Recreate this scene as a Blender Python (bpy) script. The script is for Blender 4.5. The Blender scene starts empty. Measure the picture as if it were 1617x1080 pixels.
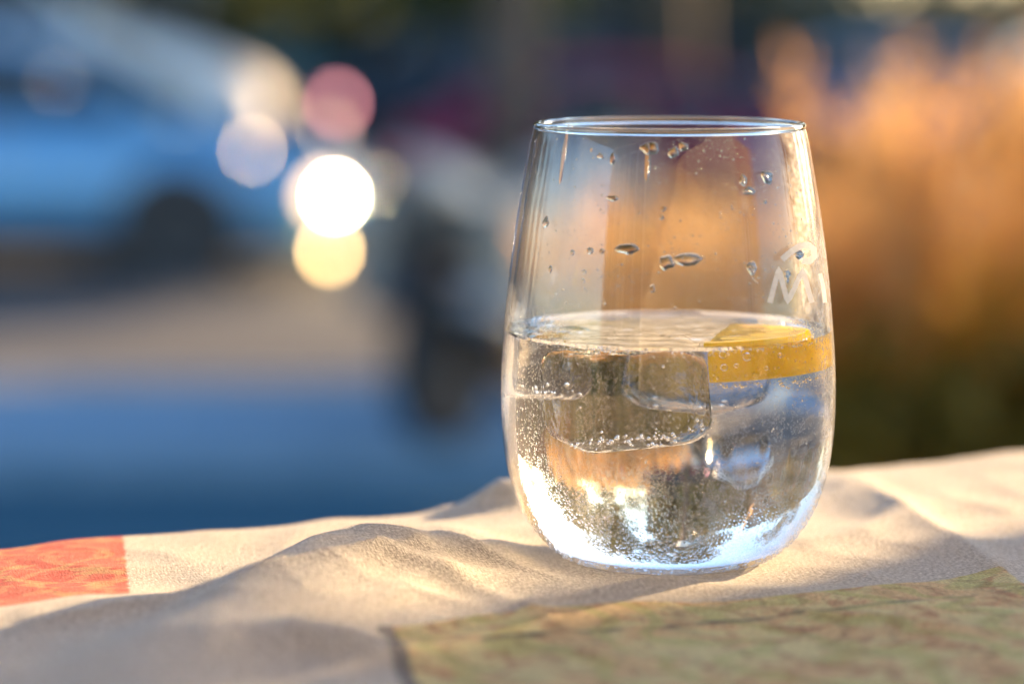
import bpy, bmesh, math, random
from mathutils import Vector, Matrix, noise
R = math.radians
PI = math.pi
sc = bpy.context.scene
col = sc.collection
random.seed(7)

# ------------------------------------------------------------------ camera, world, sun, exposure
CAM_Z = 1.77                      # eye height above the street
HC = 0.154                        # camera above the table top
T = CAM_Z - HC                    # table top height
DECK = T - 0.75                   # terrace deck height
GX, GY = 0.0420, 0.775            # the glass stands here

cam = bpy.data.cameras.new('camera')
cam_o = bpy.data.objects.new('camera', cam)
col.objects.link(cam_o)
cam_o.location = (0, 0, CAM_Z)
cam_o.rotation_euler = (R(90 - 6.95), 0, 0)
cam.sensor_width = 36
cam.lens = 102
cam.clip_start = 0.02
cam.clip_end = 600
cam.dof.use_dof = True
cam.dof.focus_distance = 0.762
cam.dof.aperture_fstop = 5.1
cam.dof.aperture_blades = 16
cam.dof.aperture_rotation = R(12)
sc.camera = cam_o

SUN_EL, SUN_AZ = R(15), R(47)     # azimuth clockwise from +Y
world = bpy.data.worlds.new('World')
sc.world = world
world.use_nodes = True
wn = world.node_tree.nodes
wn.clear()
sky = wn.new('ShaderNodeTexSky')
sky.sky_type = 'NISHITA'
sky.sun_disc = False
sky.sun_elevation = SUN_EL
sky.sun_rotation = SUN_AZ
sky.air_density = 1.0
sky.dust_density = 0.6
sky.ozone_density = 2.5
bg = wn.new('ShaderNodeBackground')
bg.inputs[1].default_value = 0.11
wo = wn.new('ShaderNodeOutputWorld')
world.node_tree.links.new(sky.outputs[0], bg.inputs[0])
world.node_tree.links.new(bg.outputs[0], wo.inputs[0])

sun = bpy.data.lights.new('sun', 'SUN')
sun.energy = 4.4
sun.angle = R(0.53)
sun.color = (1.0, 0.65, 0.32)

sun_o = bpy.data.objects.new('sun', sun)
col.objects.link(sun_o)
SD = Vector((math.sin(SUN_AZ) * math.cos(SUN_EL), math.cos(SUN_AZ) * math.cos(SUN_EL), math.sin(SUN_EL)))
sun_o.rotation_euler = SD.to_track_quat('Z', 'Y').to_euler()
sun_o.location = (6, 6, 6)

sc.view_settings.view_transform = 'Standard'
sc.view_settings.look = 'None'
sc.view_settings.gamma = 1
sc.view_settings.use_curve_mapping = False
sc.view_settings.exposure = 2.3
cy = sc.cycles
cy.max_bounces = 24
cy.transmission_bounces = 20
cy.glossy_bounces = 8
cy.diffuse_bounces = 4
cy.transparent_max_bounces = 16
cy.caustics_reflective = True
cy.caustics_refractive = True
cy.blur_glossy = 1.0
cy.sample_clamp_indirect = 60
cy.use_denoising = True

# ------------------------------------------------------------------ helpers
def tag(o, label=None, cat=None, group=None, kind=None):
    if label: o['label'] = label
    if cat: o['category'] = cat
    if group: o['group'] = group
    if kind: o['kind'] = kind
    return o

def empty(name, loc, rz=0.0, label=None, cat=None, group=None):
    o = bpy.data.objects.new(name, None)
    col.objects.link(o)
    o.location = loc
    o.rotation_euler = (0, 0, rz)
    o.empty_display_size = 0.1
    return tag(o, label, cat, group)

def obj(name, bm, mat, parent=None, smooth=False, loc=None):
    me = bpy.data.meshes.new(name)
    bm.to_mesh(me)
    bm.free()
    if smooth:
        me.polygons.foreach_set('use_smooth', [True] * len(me.polygons))
    for m in (mat if isinstance(mat, (list, tuple)) else [mat]):
        me.materials.append(m)
    o = bpy.data.objects.new(name, me)
    col.objects.link(o)
    if parent: o.parent = parent
    if loc: o.location = loc
    return o

def share(name, me, parent=None, loc=(0, 0, 0), rot=(0, 0, 0), scale=(1, 1, 1)):
    o = bpy.data.objects.new(name, me)
    col.objects.link(o)
    o.parent = parent
    o.location, o.rotation_euler, o.scale = loc, rot, scale
    return o

def copy_tree(o, parent=None):
    c = o.copy()
    col.objects.link(c)
    c.parent = parent
    for ch in list(o.children):
        copy_tree(ch, c)
    return c

def box(bm, c, s, rz=0.0, bevel=0.0):
    r = bmesh.ops.create_cube(bm, size=1.0)
    vs = r['verts']
    bmesh.ops.scale(bm, vec=s, verts=vs)
    if rz: bmesh.ops.rotate(bm, cent=(0, 0, 0), matrix=Matrix.Rotation(rz, 3, 'Z'), verts=vs)
    bmesh.ops.translate(bm, vec=c, verts=vs)
    if bevel:
        es = list({e for v in vs for e in v.link_edges})
        bmesh.ops.bevel(bm, geom=es, offset=bevel, segments=2, affect='EDGES', profile=0.6)
    return bm

def bm_box(c, s, rz=0.0, bevel=0.0):
    return box(bmesh.new(), c, s, rz, bevel)

def tube(bm, pts, rad, n=10, cap=True):
    pts = [Vector(p) for p in pts]
    rads = rad if isinstance(rad, (list, tuple)) else [rad] * len(pts)
    rings = []
    for i, p in enumerate(pts):
        d = (pts[min(i + 1, len(pts) - 1)] - pts[max(i - 1, 0)]).normalized()
        a = d.orthogonal().normalized() if i == 0 else (a - d * a.dot(d)).normalized()
        b = d.cross(a)
        rings.append([bm.verts.new(p + (a * math.cos(t) + b * math.sin(t)) * rads[i])
                      for t in [2 * PI * k / n for k in range(n)]])
    for r0, r1 in zip(rings, rings[1:]):
        for k in range(n):
            bm.faces.new((r0[k], r0[(k + 1) % n], r1[(k + 1) % n], r1[k]))
    if cap:
        bm.faces.new(rings[0][::-1]); bm.faces.new(rings[-1])
    return bm

def loft(bm, rings, cap=True, closed=True):
    vr = [[bm.verts.new(p) for p in r] for r in rings]
    n = len(vr[0])
    for r0, r1 in zip(vr, vr[1:]):
        for k in range(n if closed else n - 1):
            bm.faces.new((r0[k], r0[(k + 1) % n], r1[(k + 1) % n], r1[k]))
    if cap:
        bm.faces.new(vr[0][::-1]); bm.faces.new(vr[-1])
    bmesh.ops.recalc_face_normals(bm, faces=bm.faces)
    return bm

def revolve(bm, prof, n=96, mat=0):
    """prof: list of (r, z); normals come out to the right of the path direction (outward when going up)."""
    rings = []
    for r, z in prof:
        if r < 1e-7:
            rings.append([bm.verts.new((0, 0, z))])
        else:
            rings.append([bm.verts.new((r * math.cos(2 * PI * k / n), r * math.sin(2 * PI * k / n), z)) for k in range(n)])
    for a, b in zip(rings, rings[1:]):
        for k in range(n):
            k2 = (k + 1) % n
            if len(a) == 1: f = bm.faces.new((a[0], b[k2], b[k]))
            elif len(b) == 1: f = bm.faces.new((a[k], a[k2], b[0]))
            else: f = bm.faces.new((a[k], a[k2], b[k2], b[k]))
            f.material_index = mat
    return rings

def mat(name, base=(.5, .5, .5), rough=.6, metal=0.0, spec=.5, **kw):
    m = bpy.data.materials.new(name)
    m.use_nodes = True
    p = m.node_tree.nodes['Principled BSDF']
    p.inputs['Base Color'].default_value = (*base, 1)
    p.inputs['Roughness'].default_value = rough
    p.inputs['Metallic'].default_value = metal
    p.inputs['Specular IOR Level'].default_value = spec
    for k, v in kw.items():
        p.inputs[k].default_value = v
    return m

class N:
    """tiny node-tree helper"""
    def __init__(self, m):
        self.nt = m.node_tree; self.n = self.nt.nodes; self.l = self.nt.links
    def new(self, t, **props):
        x = self.n.new(t)
        for k, v in props.items(): setattr(x, k, v)
        return x
    def link(self, a, b): self.l.new(a, b)
    def math(self, op, a, b=None, c=None, clamp=False):
        x = self.new('ShaderNodeMath', operation=op); x.use_clamp = clamp
        for i, v in enumerate((a, b, c)):
            if v is None: continue
            if isinstance(v, (int, float)): x.inputs[i].default_value = v
            else: self.link(v, x.inputs[i])
        return x.outputs[0]
    def noise(self, vec, scale, detail=3, rough=.55, dist=0.0):
        x = self.new('ShaderNodeTexNoise')
        x.inputs['Scale'].default_value = scale; x.inputs['Detail'].default_value = detail
        x.inputs['Roughness'].default_value = rough; x.inputs['Distortion'].default_value = dist
        if vec is not None: self.link(vec, x.inputs['Vector'])
        return x
    def step(self, v, a, b):
        x = self.new('ShaderNodeMapRange'); x.interpolation_type = 'SMOOTHSTEP'
        x.inputs['From Min'].default_value = a; x.inputs['From Max'].default_value = b
        self.link(v, x.inputs['Value'])
        return x.outputs[0]
    def mix(self, f, a, b, mode='MIX'):
        x = self.new('ShaderNodeMix', data_type='RGBA', blend_type=mode)
        for s, v in ((x.inputs[0], f), (x.inputs[6], a), (x.inputs[7], b)):
            if isinstance(v, (int, float)): s.default_value = v
            elif isinstance(v, tuple): s.default_value = (*v, 1)
            else: self.link(v, s)
        return x.outputs[2]
    def coords(self, kind='Object'):
        return self.new('ShaderNodeTexCoord').outputs[kind]
    def bump(self, h, strength, dist):
        x = self.new('ShaderNodeBump')
        x.inputs['Strength'].default_value = strength; x.inputs['Distance'].default_value = dist
        self.link(h, x.inputs['Height'])
        return x.outputs[0]

def noisy(name, a, b, scale, rough=.8, bump=0.0, dist=.01, **kw):
    m = mat(name, a, rough, **kw)
    h = N(m); p = h.n['Principled BSDF']
    t = h.noise(h.coords(), scale, 5)
    f = h.step(t.outputs['Fac'], .35, .65)
    h.link(h.mix(f, a, b), p.inputs['Base Color'])
    if bump: h.link(h.bump(t.outputs['Fac'], bump, dist), p.inputs['Normal'])
    return m

# ------------------------------------------------------------------ ground, road, pavement
M_ground = noisy('ground_soil', (.06, .07, .05), (.09, .09, .06), .6, .95)
M_asphalt = noisy('asphalt', (.070, .074, .078), (.095, .096, .098), 9, .85, .25, .01, spec=.2)
M_lane = noisy('shade_blue_asphalt', (.012, .066, .104), (.018, .082, .126), 9, .85, .25, .01, spec=.2)  # asphalt with the blue of the shade put into its colour
M_pave = noisy('paving_concrete', (.14, .235, .32), (.18, .28, .37), 5, .85, .2, .01, spec=.2)  # paving colour also takes in the blue cast of the shade
M_kerb = noisy('kerb_stone', (.28, .28, .27), (.35, .34, .32), 8, .8)
M_mark = noisy('road_paint', (.70, .70, .68), (.5, .5, .49), 12, .7)
M_deck = noisy('deck_wood', (.16, .11, .07), (.23, .16, .10), 7, .7, .3, .01)

def sheet(name, pts, z, m, thick=0.0, kind='structure'):
    bm = bmesh.new()
    top = [bm.verts.new((x, y, z)) for x, y in pts]
    bm.faces.new(top)
    if thick:
        bot = [bm.verts.new((x, y, z - thick)) for x, y in pts]
        for i in range(len(pts)):
            j = (i + 1) % len(pts)
            bm.faces.new((top[i], bot[i], bot[j], top[j]))
        bm.faces.new(bot[::-1])
    bmesh.ops.recalc_face_normals(bm, faces=bm.faces)
    return tag(obj(name, bm, m), kind=kind)

sheet('ground', [(-300, -300), (300, -300), (300, 500), (-300, 500)], -0.02, M_ground)
sheet('road', [(-120, 12.9), (120, 10.4), (120, 38.0), (-120, 40.0)], 0.0, M_asphalt)
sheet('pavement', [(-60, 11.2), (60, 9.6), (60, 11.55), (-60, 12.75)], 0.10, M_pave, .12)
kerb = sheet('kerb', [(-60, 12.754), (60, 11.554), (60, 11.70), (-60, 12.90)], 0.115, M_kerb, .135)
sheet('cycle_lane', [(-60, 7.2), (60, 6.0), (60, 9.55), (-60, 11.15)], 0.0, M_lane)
for i in range(6):
    x = -9 + i * 4.2
    bm = bmesh.new(); vs = [bm.verts.new((x + a, 20.6 + b, .004)) for a, b in ((0, 0), (2.2, -.03), (2.2, .10), (0, .13))]
    bm.faces.new(vs)
    tag(obj('lane_mark', bm, M_mark), kind='structure')
sheet('far_pavement', [(-120, 40.0), (120, 38.0), (120, 44.0), (-120, 46.0)], 0.12, M_pave, .14)

# terrace deck of planks, raised above the street
deck = tag(bpy.data.objects.new('terrace_deck', None), kind='structure')
col.objects.link(deck)
pm = None
for i in range(46):
    x = -3.2 + i * .145
    if pm is None:
        o = obj('plank', bm_box((0, 0, 0), (.139, 7.4, .03), 0, .003), M_deck, deck)
        pm = o.data
    else:
        o = share('plank', pm, deck)
    o.location = (x, .5, DECK - .015 - random.random() * .002)
sheet('terrace_base', [(-3.3, -3.3), (3.6, -3.3), (3.6, 4.2), (-3.3, 4.2)], DECK - .034, M_pave, DECK - .05)

# ------------------------------------------------------------------ cafe wall behind the camera (seen in the glass), unseen pillar added to shade the table front
M_render = noisy('wall_render', (.36, .31, .25), (.42, .37, .30), 3, .85, .2, .01)
M_frame = mat('window_frame_paint', (.75, .75, .73), .4)
M_pane = mat('window_pane', (.02, .025, .03), .03, spec=.8)
wall = empty('cafe_wall', (2.5, -3.4, 0), 0, 'cream rendered cafe wall with white framed windows behind the terrace', 'wall')
obj('wall', bm_box((0, 0, 2.4), (15, .3, 4.8)), M_render, wall)
for x in (-6.4, -4.7, 4.0):
    bm = bmesh.new()
    for c, s in (((-.62, 0, 0), (.09, .08, 2.0)), ((.62, 0, 0), (.09, .08, 2.0)), ((0, 0, 1.0), (1.33, .08, .09)),
                 ((0, 0, -1.0), (1.33, .08, .09)), ((0, 0, 0), (.06, .07, 1.9))):
        box(bm, c, s)
    f = obj('window', bm, M_frame, wall, loc=(x, .17, 2.35))
    obj('pane', bm_box((0, -.005, 0), (1.15, .02, 1.9)), M_pane, f)
M_plaster = noisy('pillar_plaster', (.42, .38, .33), (.50, .46, .40), 6, .85, .3, .01)
SX, SY = SD.x / math.cos(SUN_EL), SD.y / math.cos(SUN_EL)      # horizontal unit vector to the sun
def sun_frame(s, t):   # s: across the sunlight (to the right), t: towards the sun
    return (s * SY + t * SX, -s * SX + t * SY)
px, py = sun_frame(-.497 + .55, 3.0)
pil = empty('shade_pillar', (px, py, DECK), -SUN_AZ, 'broad plastered pillar added right of the table to shade its front', 'pillar')
obj('shaft', bm_box((0, 0, 1.3), (1.10, .36, 2.6), 0, .01), M_plaster, pil)
obj('capstone', bm_box((0, 0, 2.65), (1.16, .44, .09), 0, .01), M_kerb, pil)
obj('plinth', bm_box((0, -.0, .06), (1.13, .40, .12), 0, .008), M_kerb, pil)

M_canvas = noisy('awning_canvas', (.62, .60, .55), (.68, .66, .61), 3, .9)
aw = empty('awning', (-1.2, 0, DECK), 0, 'cream canvas awning added over the terrace to block the high sky', 'awning')  # unseen canvas, added to keep the high sky out of the glass
cv = obj('canvas', loft(bmesh.new(), [[(-3.6, -3.2, 2.95), (3.4, -3.2, 2.95), (3.4, -3.2, 2.97), (-3.6, -3.2, 2.97)],
                                      [(-3.6, 0, 2.62), (3.4, 0, 2.62), (3.4, 0, 2.64), (-3.6, 0, 2.64)],
                                      [(-3.6, 1.3, 2.47), (3.4, 1.3, 2.47), (3.4, 1.3, 2.49), (-3.6, 1.3, 2.49)]]), M_canvas, aw)
obj('front_bar', bm_box((-.1, 1.32, 2.47), (7.1, .06, .08), 0, .01), M_frame, aw)
for x in (-3.6, 3.4):
    obj('post', bm_box((x, 1.32, 1.215), (.07, .07, 2.43), 0, .008), M_frame, aw)

# ------------------------------------------------------------------ table
ANG = R(25)                       # the table edge runs at this angle to the camera
TB = Matrix.Translation((0, .853, T)) @ Matrix.Rotation(ANG, 4, 'Z')   # local: u along the far edge, v across (v = 0 at the far edge)
M_wood = noisy('table_wood', (.20, .12, .06), (.28, .18, .10), 4, .6)
table = empty('table', TB @ Vector((.15, -.40, -.75)), ANG, 'wooden terrace table under the printed cloth', 'table')
obj('tabletop', bm_box((0, 0, .732), (1.5, .79, .030), 0, .004), M_wood, table)
lm = None
for sx in (-.66, .66):
    for sy in (-.33, .33):
        if lm is None:
            l = obj('leg', bm_box((0, 0, .358), (.06, .06, .716), 0, .004), M_wood, table); lm = l.data
        else:
            l = share('leg', lm, table)
        l.location = (sx, sy, 0)

# ------------------------------------------------------------------ tablecloth
def px2plan(x, y):
    a = math.radians((y + 16) / 80.0)
    d = HC / math.tan(a)
    return Vector(((x - 808.5) / 4580 * (.9927 * d + .0186), d))

RIDGES = [  # polyline in plan, heights, widths (left side, right side)
    ([(690, 868), (605, 892), (520, 922), (430, 968), (330, 1030), (200, 1120)], [.0025, .0105, .0120, .0108, .0085, .004], .019, .013),
    ([(380, 1058), (470, 1044), (560, 1046), (650, 1050), (860, 1000), (1060, 945), (1180, 925)], [.001, .0062, .0062, .0030, .0022, .0016, 0], .007, .007),
    ([(1335, 768), (1400, 805), (1490, 870), (1640, 930)], [.001, .0016, .0018, .001], .006, .008),
    ([(735, 812), (790, 806), (850, 800)], [.002, .0085, .007], .006, .006),
    ([(-60, 990), (150, 972), (330, 958)], [.0015, .0030, .0008], .010, .010),
    ([(60, 1075), (260, 1050), (420, 1060)], [.001, .0026, .0005], .010, .010),
    ([(700, 905), (790, 890), (880, 905)], [.0006, .0030, .0004], .008, .008),
    ([(455, 935), (540, 900), (640, 905), (770, 945)], [.0003, .0018, .0016, .0003], .0035, .0035),
    ([(500, 965), (600, 925), (700, 930), (800, 960)], [.0003, .0017, .0015, .0003], .0032, .0032),
    ([(560, 985), (650, 958), (740, 962)], [.0003, .0015, .0003], .0030, .0030),
    ([(640, 850), (700, 850), (770, 870)], [.0003, .0016, .0003], .004, .004),
    ([(1240, 870), (1360, 850), (1480, 800)], [.0003, .0014, .0003], .004, .004),
    ([(660, 940), (760, 925), (860, 925)], [.0004, .0018, .0004], .006, .006),
]
RP = [([px2plan(*p) for p in pts], hs, wl, wr) for pts, hs, wl, wr in RIDGES]

CREASES = [(px2plan(*a), px2plan(*b), ch, cw) for a, b, ch, cw in (
    ((1335, 765), (1640, 950), .0016, .004), ((560, 1030), (1200, 912), .0030, .0045), ((300, 1000), (700, 900), .0022, .004),
    ((760, 940), (1000, 1075), .0016, .005), ((640, 870), (900, 930), .0020, .004), ((20, 1000), (420, 960), .0022, .004), ((1150, 960), (1600, 1010), .0014, .004))]

def cloth_h(x, y):
    p = Vector((x, y))
    h = 0.0
    for pts, hs, wl, wr in RP:
        best = None
        for i in range(len(pts) - 1):
            a, b = pts[i], pts[i + 1]
            d = b - a
            t = max(0, min(1, (p - a).dot(d) / d.length_squared))
            q = a + d * t
            dist = (p - q).length
            if best is None or dist < best[0]:
                side = d.x * (p.y - a.y) - d.y * (p.x - a.x)
                best = (dist, hs[i] * (1 - t) + hs[i + 1] * t, wl if side > 0 else wr)
        if best[0] < 5 * best[2]:
            h += best[1] * math.exp(-.5 * (best[0] / best[2]) ** 2)
    # rise towards the far right corner
    q = p - px2plan(1700, 730)
    h += .004 * math.exp(-.5 * (q.length / .07) ** 2)
    # sharp creases
    for (a, b, ch, cw) in CREASES:
        d = b - a; t = (p - a).dot(d) / d.length_squared
        if -.2 < t < 1.2:
            dist = abs(d.x * (p.y - a.y) - d.y * (p.x - a.x)) / d.length
            fade = max(0, min(1, t / .25, (1 - t) / .25)) if 0 < t < 1 else 0
            h += ch * math.exp(-dist / cw) * fade
    h += .0007 * (1 - abs(noise.noise(Vector((x * 34 + y * 10, y * 30 - x * 12, 8.8)))) * 2.2)
    n = noise.noise(Vector((x * 22, y * 22, 1.3))) * .0010 + noise.noise(Vector((x * 60, y * 45, 4.1))) * .00045
    h += n
    # flat where the glass stands
    g = math.hypot(x - GX, y - GY)
    f = max(0, min(1, (g - .030) / .016)); f = f * f * (3 - 2 * f)
    return max(0.0, h * f + .0006)

def axis(lo, hi, f0, f1, fine, coarse):
    v = [lo]; x = lo
    while x < hi - 1e-9:
        s = fine if f0 <= x < f1 else coarse
        x = min(hi, x + s); v.append(x)
    return v
us = axis(-.60, .92, -.27, .36, .0017, .02)
vs_ = axis(-.80, .22, -.33, .03, .0017, .02)
bm = bmesh.new()
ER = .007
grid = []
TBi = TB.inverted()
for u in us:
    row = []
    for v in vs_:
        wp = TB @ Vector((u, v, 0))
        wob = .004 * noise.noise(Vector((u * 14, 2.2, 0))) + .0015 * noise.noise(Vector((u * 50, 7.7, 0)))
        if v < 0:
            z = cloth_h(wp.x, wp.y); vv = v + wob * math.exp(v / .02)
        else:
            z0 = cloth_h(wp.x, wp.y) * math.exp(-v / .05)
            th = min(v / ER, PI / 2)
            vv = ER * math.sin(th) + wob
            z = z0 - ER * (1 - math.cos(th)) - max(0, v - ER * PI / 2)
            vv += (.012 + .018 * math.sin(u * 21 + math.sin(u * 9))) * min(1, max(0, v - ER) / .15)
        row.append(bm.verts.new((u, vv, z)))
    grid.append(row)
for i in range(len(us) - 1):
    for j in range(len(vs_) - 1):
        bm.faces.new((grid[i][j], grid[i + 1][j], grid[i + 1][j + 1], grid[i][j + 1]))

# cloth material: cream weave with printed squares, all in the table's own u,v frame
Mc = mat('printed_tablecloth', (.5, .45, .38), .9, spec=.25)
h = N(Mc); P = h.n['Principled BSDF']
co = h.coords()
sep = h.new('ShaderNodeSeparateXYZ'); h.link(co, sep.inputs[0])
V = sep.outputs[1]
SH = .29
U = h.math('SUBTRACT', sep.outputs[0], h.math('MULTIPLY', V, SH))
def rect_mask(u0, u1, v0, v1, soft=.0006):
    wn_ = h.noise(co, 160, 4).outputs['Fac']
    off = h.math('MULTIPLY', h.math('SUBTRACT', wn_, .5), .0030)
    uu = h.math('ADD', U, off); vv_ = h.math('ADD', V, off)
    a = h.math('MULTIPLY', h.step(uu, u0 - soft, u0 + soft), h.math('SUBTRACT', 1.0, h.step(uu, u1 - soft, u1 + soft)))
    b = h.math('MULTIPLY', h.step(vv_, v0 - soft, v0 + soft), h.math('SUBTRACT', 1.0, h.step(vv_, v1 - soft, v1 + soft)))
    return h.math('MULTIPLY', a, b)
def local_uv(x, y):
    p = px2plan(x, y); q = TBi @ Vector((p.x, p.y, T)); return q.x - SH * q.y, q.y
ra = local_uv(206, 952); rb = local_uv(206, 850)
print('red', ra, rb)
ga = local_uv(615, 1008); gb = local_uv(1540, 915)
print('green', ga, gb)
cl = h.noise(co, 16, 4).outputs['Fac']
base = h.mix(h.step(cl, .3, .7), (.47, .455, .425), (.58, .565, .53))
fine = h.noise(co, 1300, 2).outputs['Fac']
base = h.mix(h.step(fine, .3, .75), base, (.80, .775, .72))
# printed squares: squiggly motifs over mottled grounds
def squiggle(scale, dist, seed, lo, hi, sx=1.0, sy=1.0):
    m_ = h.new('ShaderNodeMapping'); m_.inputs['Scale'].default_value = (sx, sy, 1); m_.inputs['Location'].default_value = (seed, seed * .7, 0); h.link(co, m_.inputs[0])
    w_ = h.new('ShaderNodeTexWave'); w_.inputs['Scale'].default_value = scale; w_.inputs['Distortion'].default_value = dist
    w_.inputs['Detail'].default_value = 2; w_.inputs['Detail Scale'].default_value = 1.4; h.link(m_.outputs[0], w_.inputs['Vector'])
    return h.step(w_.outputs['Fac'], lo, hi)
nr = h.noise(co, 70, 5, .6, 1.2).outputs['Fac']
redc = h.mix(h.step(nr, .44, .58), (.56, .050, .036), (.62, .11, .07))
redc = h.mix(h.math('MULTIPLY', squiggle(34, 10, 3.1, .72, .95, .7, 1.6), .45), redc, (.62, .34, .16))
redc = h.mix(h.math('MULTIPLY', squiggle(27, 12, 7.7, .78, .97, .6, 1.7), .4), redc, (.50, .46, .16))
redc = h.mix(h.step(fine, .60, .8), redc, (.74, .56, .44))
red = rect_mask(ra[0] - .20, ra[0], ra[1], .25)
base = h.mix(red, base, redc)
ng = h.noise(co, 30, 5, .62, 1.6).outputs['Fac']
ng2 = h.noise(co, 62, 5, .6, 2.2).outputs['Fac']
grc = h.mix(h.step(ng, .42, .56), (.82, .62, .32), (.82, .76, .39))
grc = h.mix(h.math('MULTIPLY', h.step(ng2, .50, .64), .7), grc, (.52, .20, .10))
grc = h.mix(h.math('MULTIPLY', squiggle(17, 11, 1.9, .62, .92, .8, 1.3), .5), grc, (.50, .56, .16))
grc = h.mix(h.math('MULTIPLY', squiggle(26, 9, 5.3, .80, .97, .8, 1.3), .28), grc, (.30, .17, .07))
grc = h.mix(h.step(fine, .58, .85), grc, (.62, .54, .34))
green = rect_mask(ga[0], ga[0] + .175, -.60, ga[1])
base = h.mix(green, base, grc)
# dark stitched border at the green square's left side, and a dark line inside it
bl = rect_mask(ga[0] - .0035, ga[0] + .0006, -.60, ga[1] + .001)
base = h.mix(h.math('MULTIPLY', bl, .75), base, (.07, .07, .08))
bl2 = rect_mask(ga[0], ga[0] + .175, ga[1] - .022, ga[1] - .0195)
base = h.mix(h.math('MULTIPLY', bl2, h.step(ng, .35, .6)), base, (.10, .10, .08))
# small red print at the far edge on the right
sr = local_uv(1340, 742); sr2 = local_uv(1460, 742)
base = h.mix(rect_mask(sr[0], sr2[0] + .01, sr[1] - .006, .2), base, redc)
# (threads follow below)
# weave relief: fine irregular threads
def threads(sx, sy):
    m_ = h.new('ShaderNodeMapping'); m_.inputs['Scale'].default_value = (sx, sy, 1); h.link(co, m_.inputs[0])
    return h.noise(m_.outputs[0], 1.0, 2, .5).outputs['Fac']
weave = h.math('ADD', h.math('ADD', threads(3000, 420), threads(420, 3000)), h.math('MULTIPLY', fine, .45))
tw = h.math('ADD', h.math('MULTIPLY', threads(3000, 500), .5), h.math('MULTIPLY', threads(500, 3000), .5))
base = h.mix(1.0, base, h.mix(h.step(tw, .36, .62), (.62, .60, .57), (1.14, 1.14, 1.14)), 'MULTIPLY')
h.link(base, P.inputs['Base Color'])
h.link(h.bump(weave, .9, .0006), P.inputs['Normal'])
P.inputs['Sheen Weight'].default_value = .25
P.inputs['Sheen Roughness'].default_value = .4
# thin cloth lets some light through its folds
tr = h.new('ShaderNodeBsdfTranslucent'); h.link(base, tr.inputs['Color'])
ms = h.new('ShaderNodeMixShader'); ms.inputs[0].default_value = .16
out = h.n['Material Output']
h.link(P.outputs[0], ms.inputs[1]); h.link(tr.outputs[0], ms.inputs[2]); h.link(ms.outputs[0], out.inputs['Surface'])
cloth = obj('tablecloth', bm, Mc, smooth=True)
cloth.matrix_world = TB
cloth.data.materials[0] = Mc
tag(cloth, 'cream woven tablecloth with red and green brown printed squares, rumpled on the table', 'tablecloth')

# ------------------------------------------------------------------ the drinking glass
OUT = [(.0225, 0.0), (.0265, .0004), (.0300, .0022), (.0335, .0052), (.0367, .0090), (.0392, .0130), (.0412, .0175), (.0430, .0235), (.0442, .0300),
       (.0448, .0370), (.0450, .0440), (.0448, .0530), (.0442, .0620), (.0434, .0710), (.0424, .0800), (.0412, .0890),
       (.0398, .0980), (.0384, .1060), (.0372, .1125), (.0362, .1165)]
def spline(P_, k):
    r = []
    n = len(P_)
    for i in range(n - 1):
        p0, p1, p2, p3 = P_[max(i - 1, 0)], P_[i], P_[i + 1], P_[min(i + 2, n - 1)]
        for j in range(k):
            t = j / k
            r.append(tuple(.5 * ((2 * b) + (-a + c) * t + (2 * a - 5 * b + 4 * c - d) * t * t + (-a + 3 * b - 3 * c + d) * t ** 3)
                           for a, b, c, d in zip(p0, p1, p2, p3)))
    r.append(P_[-1])
    return r
OUTS = spline(OUT, 4)
def r_out(z):
    for (r0, z0), (r1, z1) in zip(OUTS, OUTS[1:]):
        if z0 <= z <= z1:
            t = (z - z0) / max(z1 - z0, 1e-9); return r0 + (r1 - r0) * t
    return OUTS[-1][0]
WALL = .0014
INN = [(0, .0024), (.010, .0022), (.018, .0016), (.0222, .0014), (.0258, .0019)]
INN = INN + [(r_out(z) - .0006, z) for z in (.004, .0075, .012, .018, .0235, .030, .037, .044, .053, .0615)]
WATER_Z = .0627
INN_TOP = [(r_out(z) - WALL, z) for z in (WATER_Z, .071, .080, .089, .098, .106, .1125, .1163)]
INN_WET = spline(INN + [(r_out(WATER_Z) - .0006, WATER_Z)], 4)
INN_DRY = spline(INN_TOP, 4)

def glass_mat(name, ior, rough=0.0, color=(1, 1, 1)):
    m = bpy.data.materials.new(name); m.use_nodes = True
    hh = N(m); hh.n.clear()
    g = hh.new('ShaderNodeBsdfGlass'); g.inputs['IOR'].default_value = ior; g.inputs['Roughness'].default_value = rough
    g.inputs['Color'].default_value = (*color, 1)
    o = hh.new('ShaderNodeOutputMaterial'); hh.link(g.outputs[0], o.inputs[0])
    return m, hh, g, o
def thin_glass(name):
    # a thin wall of clear glass: straight transmission plus Fresnel reflection
    m = bpy.data.materials.new(name); m.use_nodes = True
    hh = N(m); hh.n.clear()
    lw = hh.new('ShaderNodeLayerWeight'); lw.inputs[0].default_value = .5
    fr = hh.math('MULTIPLY_ADD', hh.math('POWER', lw.outputs['Facing'], 5.0), .96, .04)
    tr_ = hh.new('ShaderNodeBsdfTransparent'); tr_.inputs[0].default_value = (.985, .99, .985, 1)
    gl_ = hh.new('ShaderNodeBsdfGlossy'); gl_.inputs['Roughness'].default_value = .02
    mm = hh.new('ShaderNodeMixShader'); o = hh.new('ShaderNodeOutputMaterial')
    hh.link(fr, mm.inputs[0]); hh.link(tr_.outputs[0], mm.inputs[1]); hh.link(gl_.outputs[0], mm.inputs[2])
    hh.link(mm.outputs[0], o.inputs[0])
    return m, hh, mm, o
M_glass, hg, gg, go = thin_glass('clear_glass')
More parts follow.
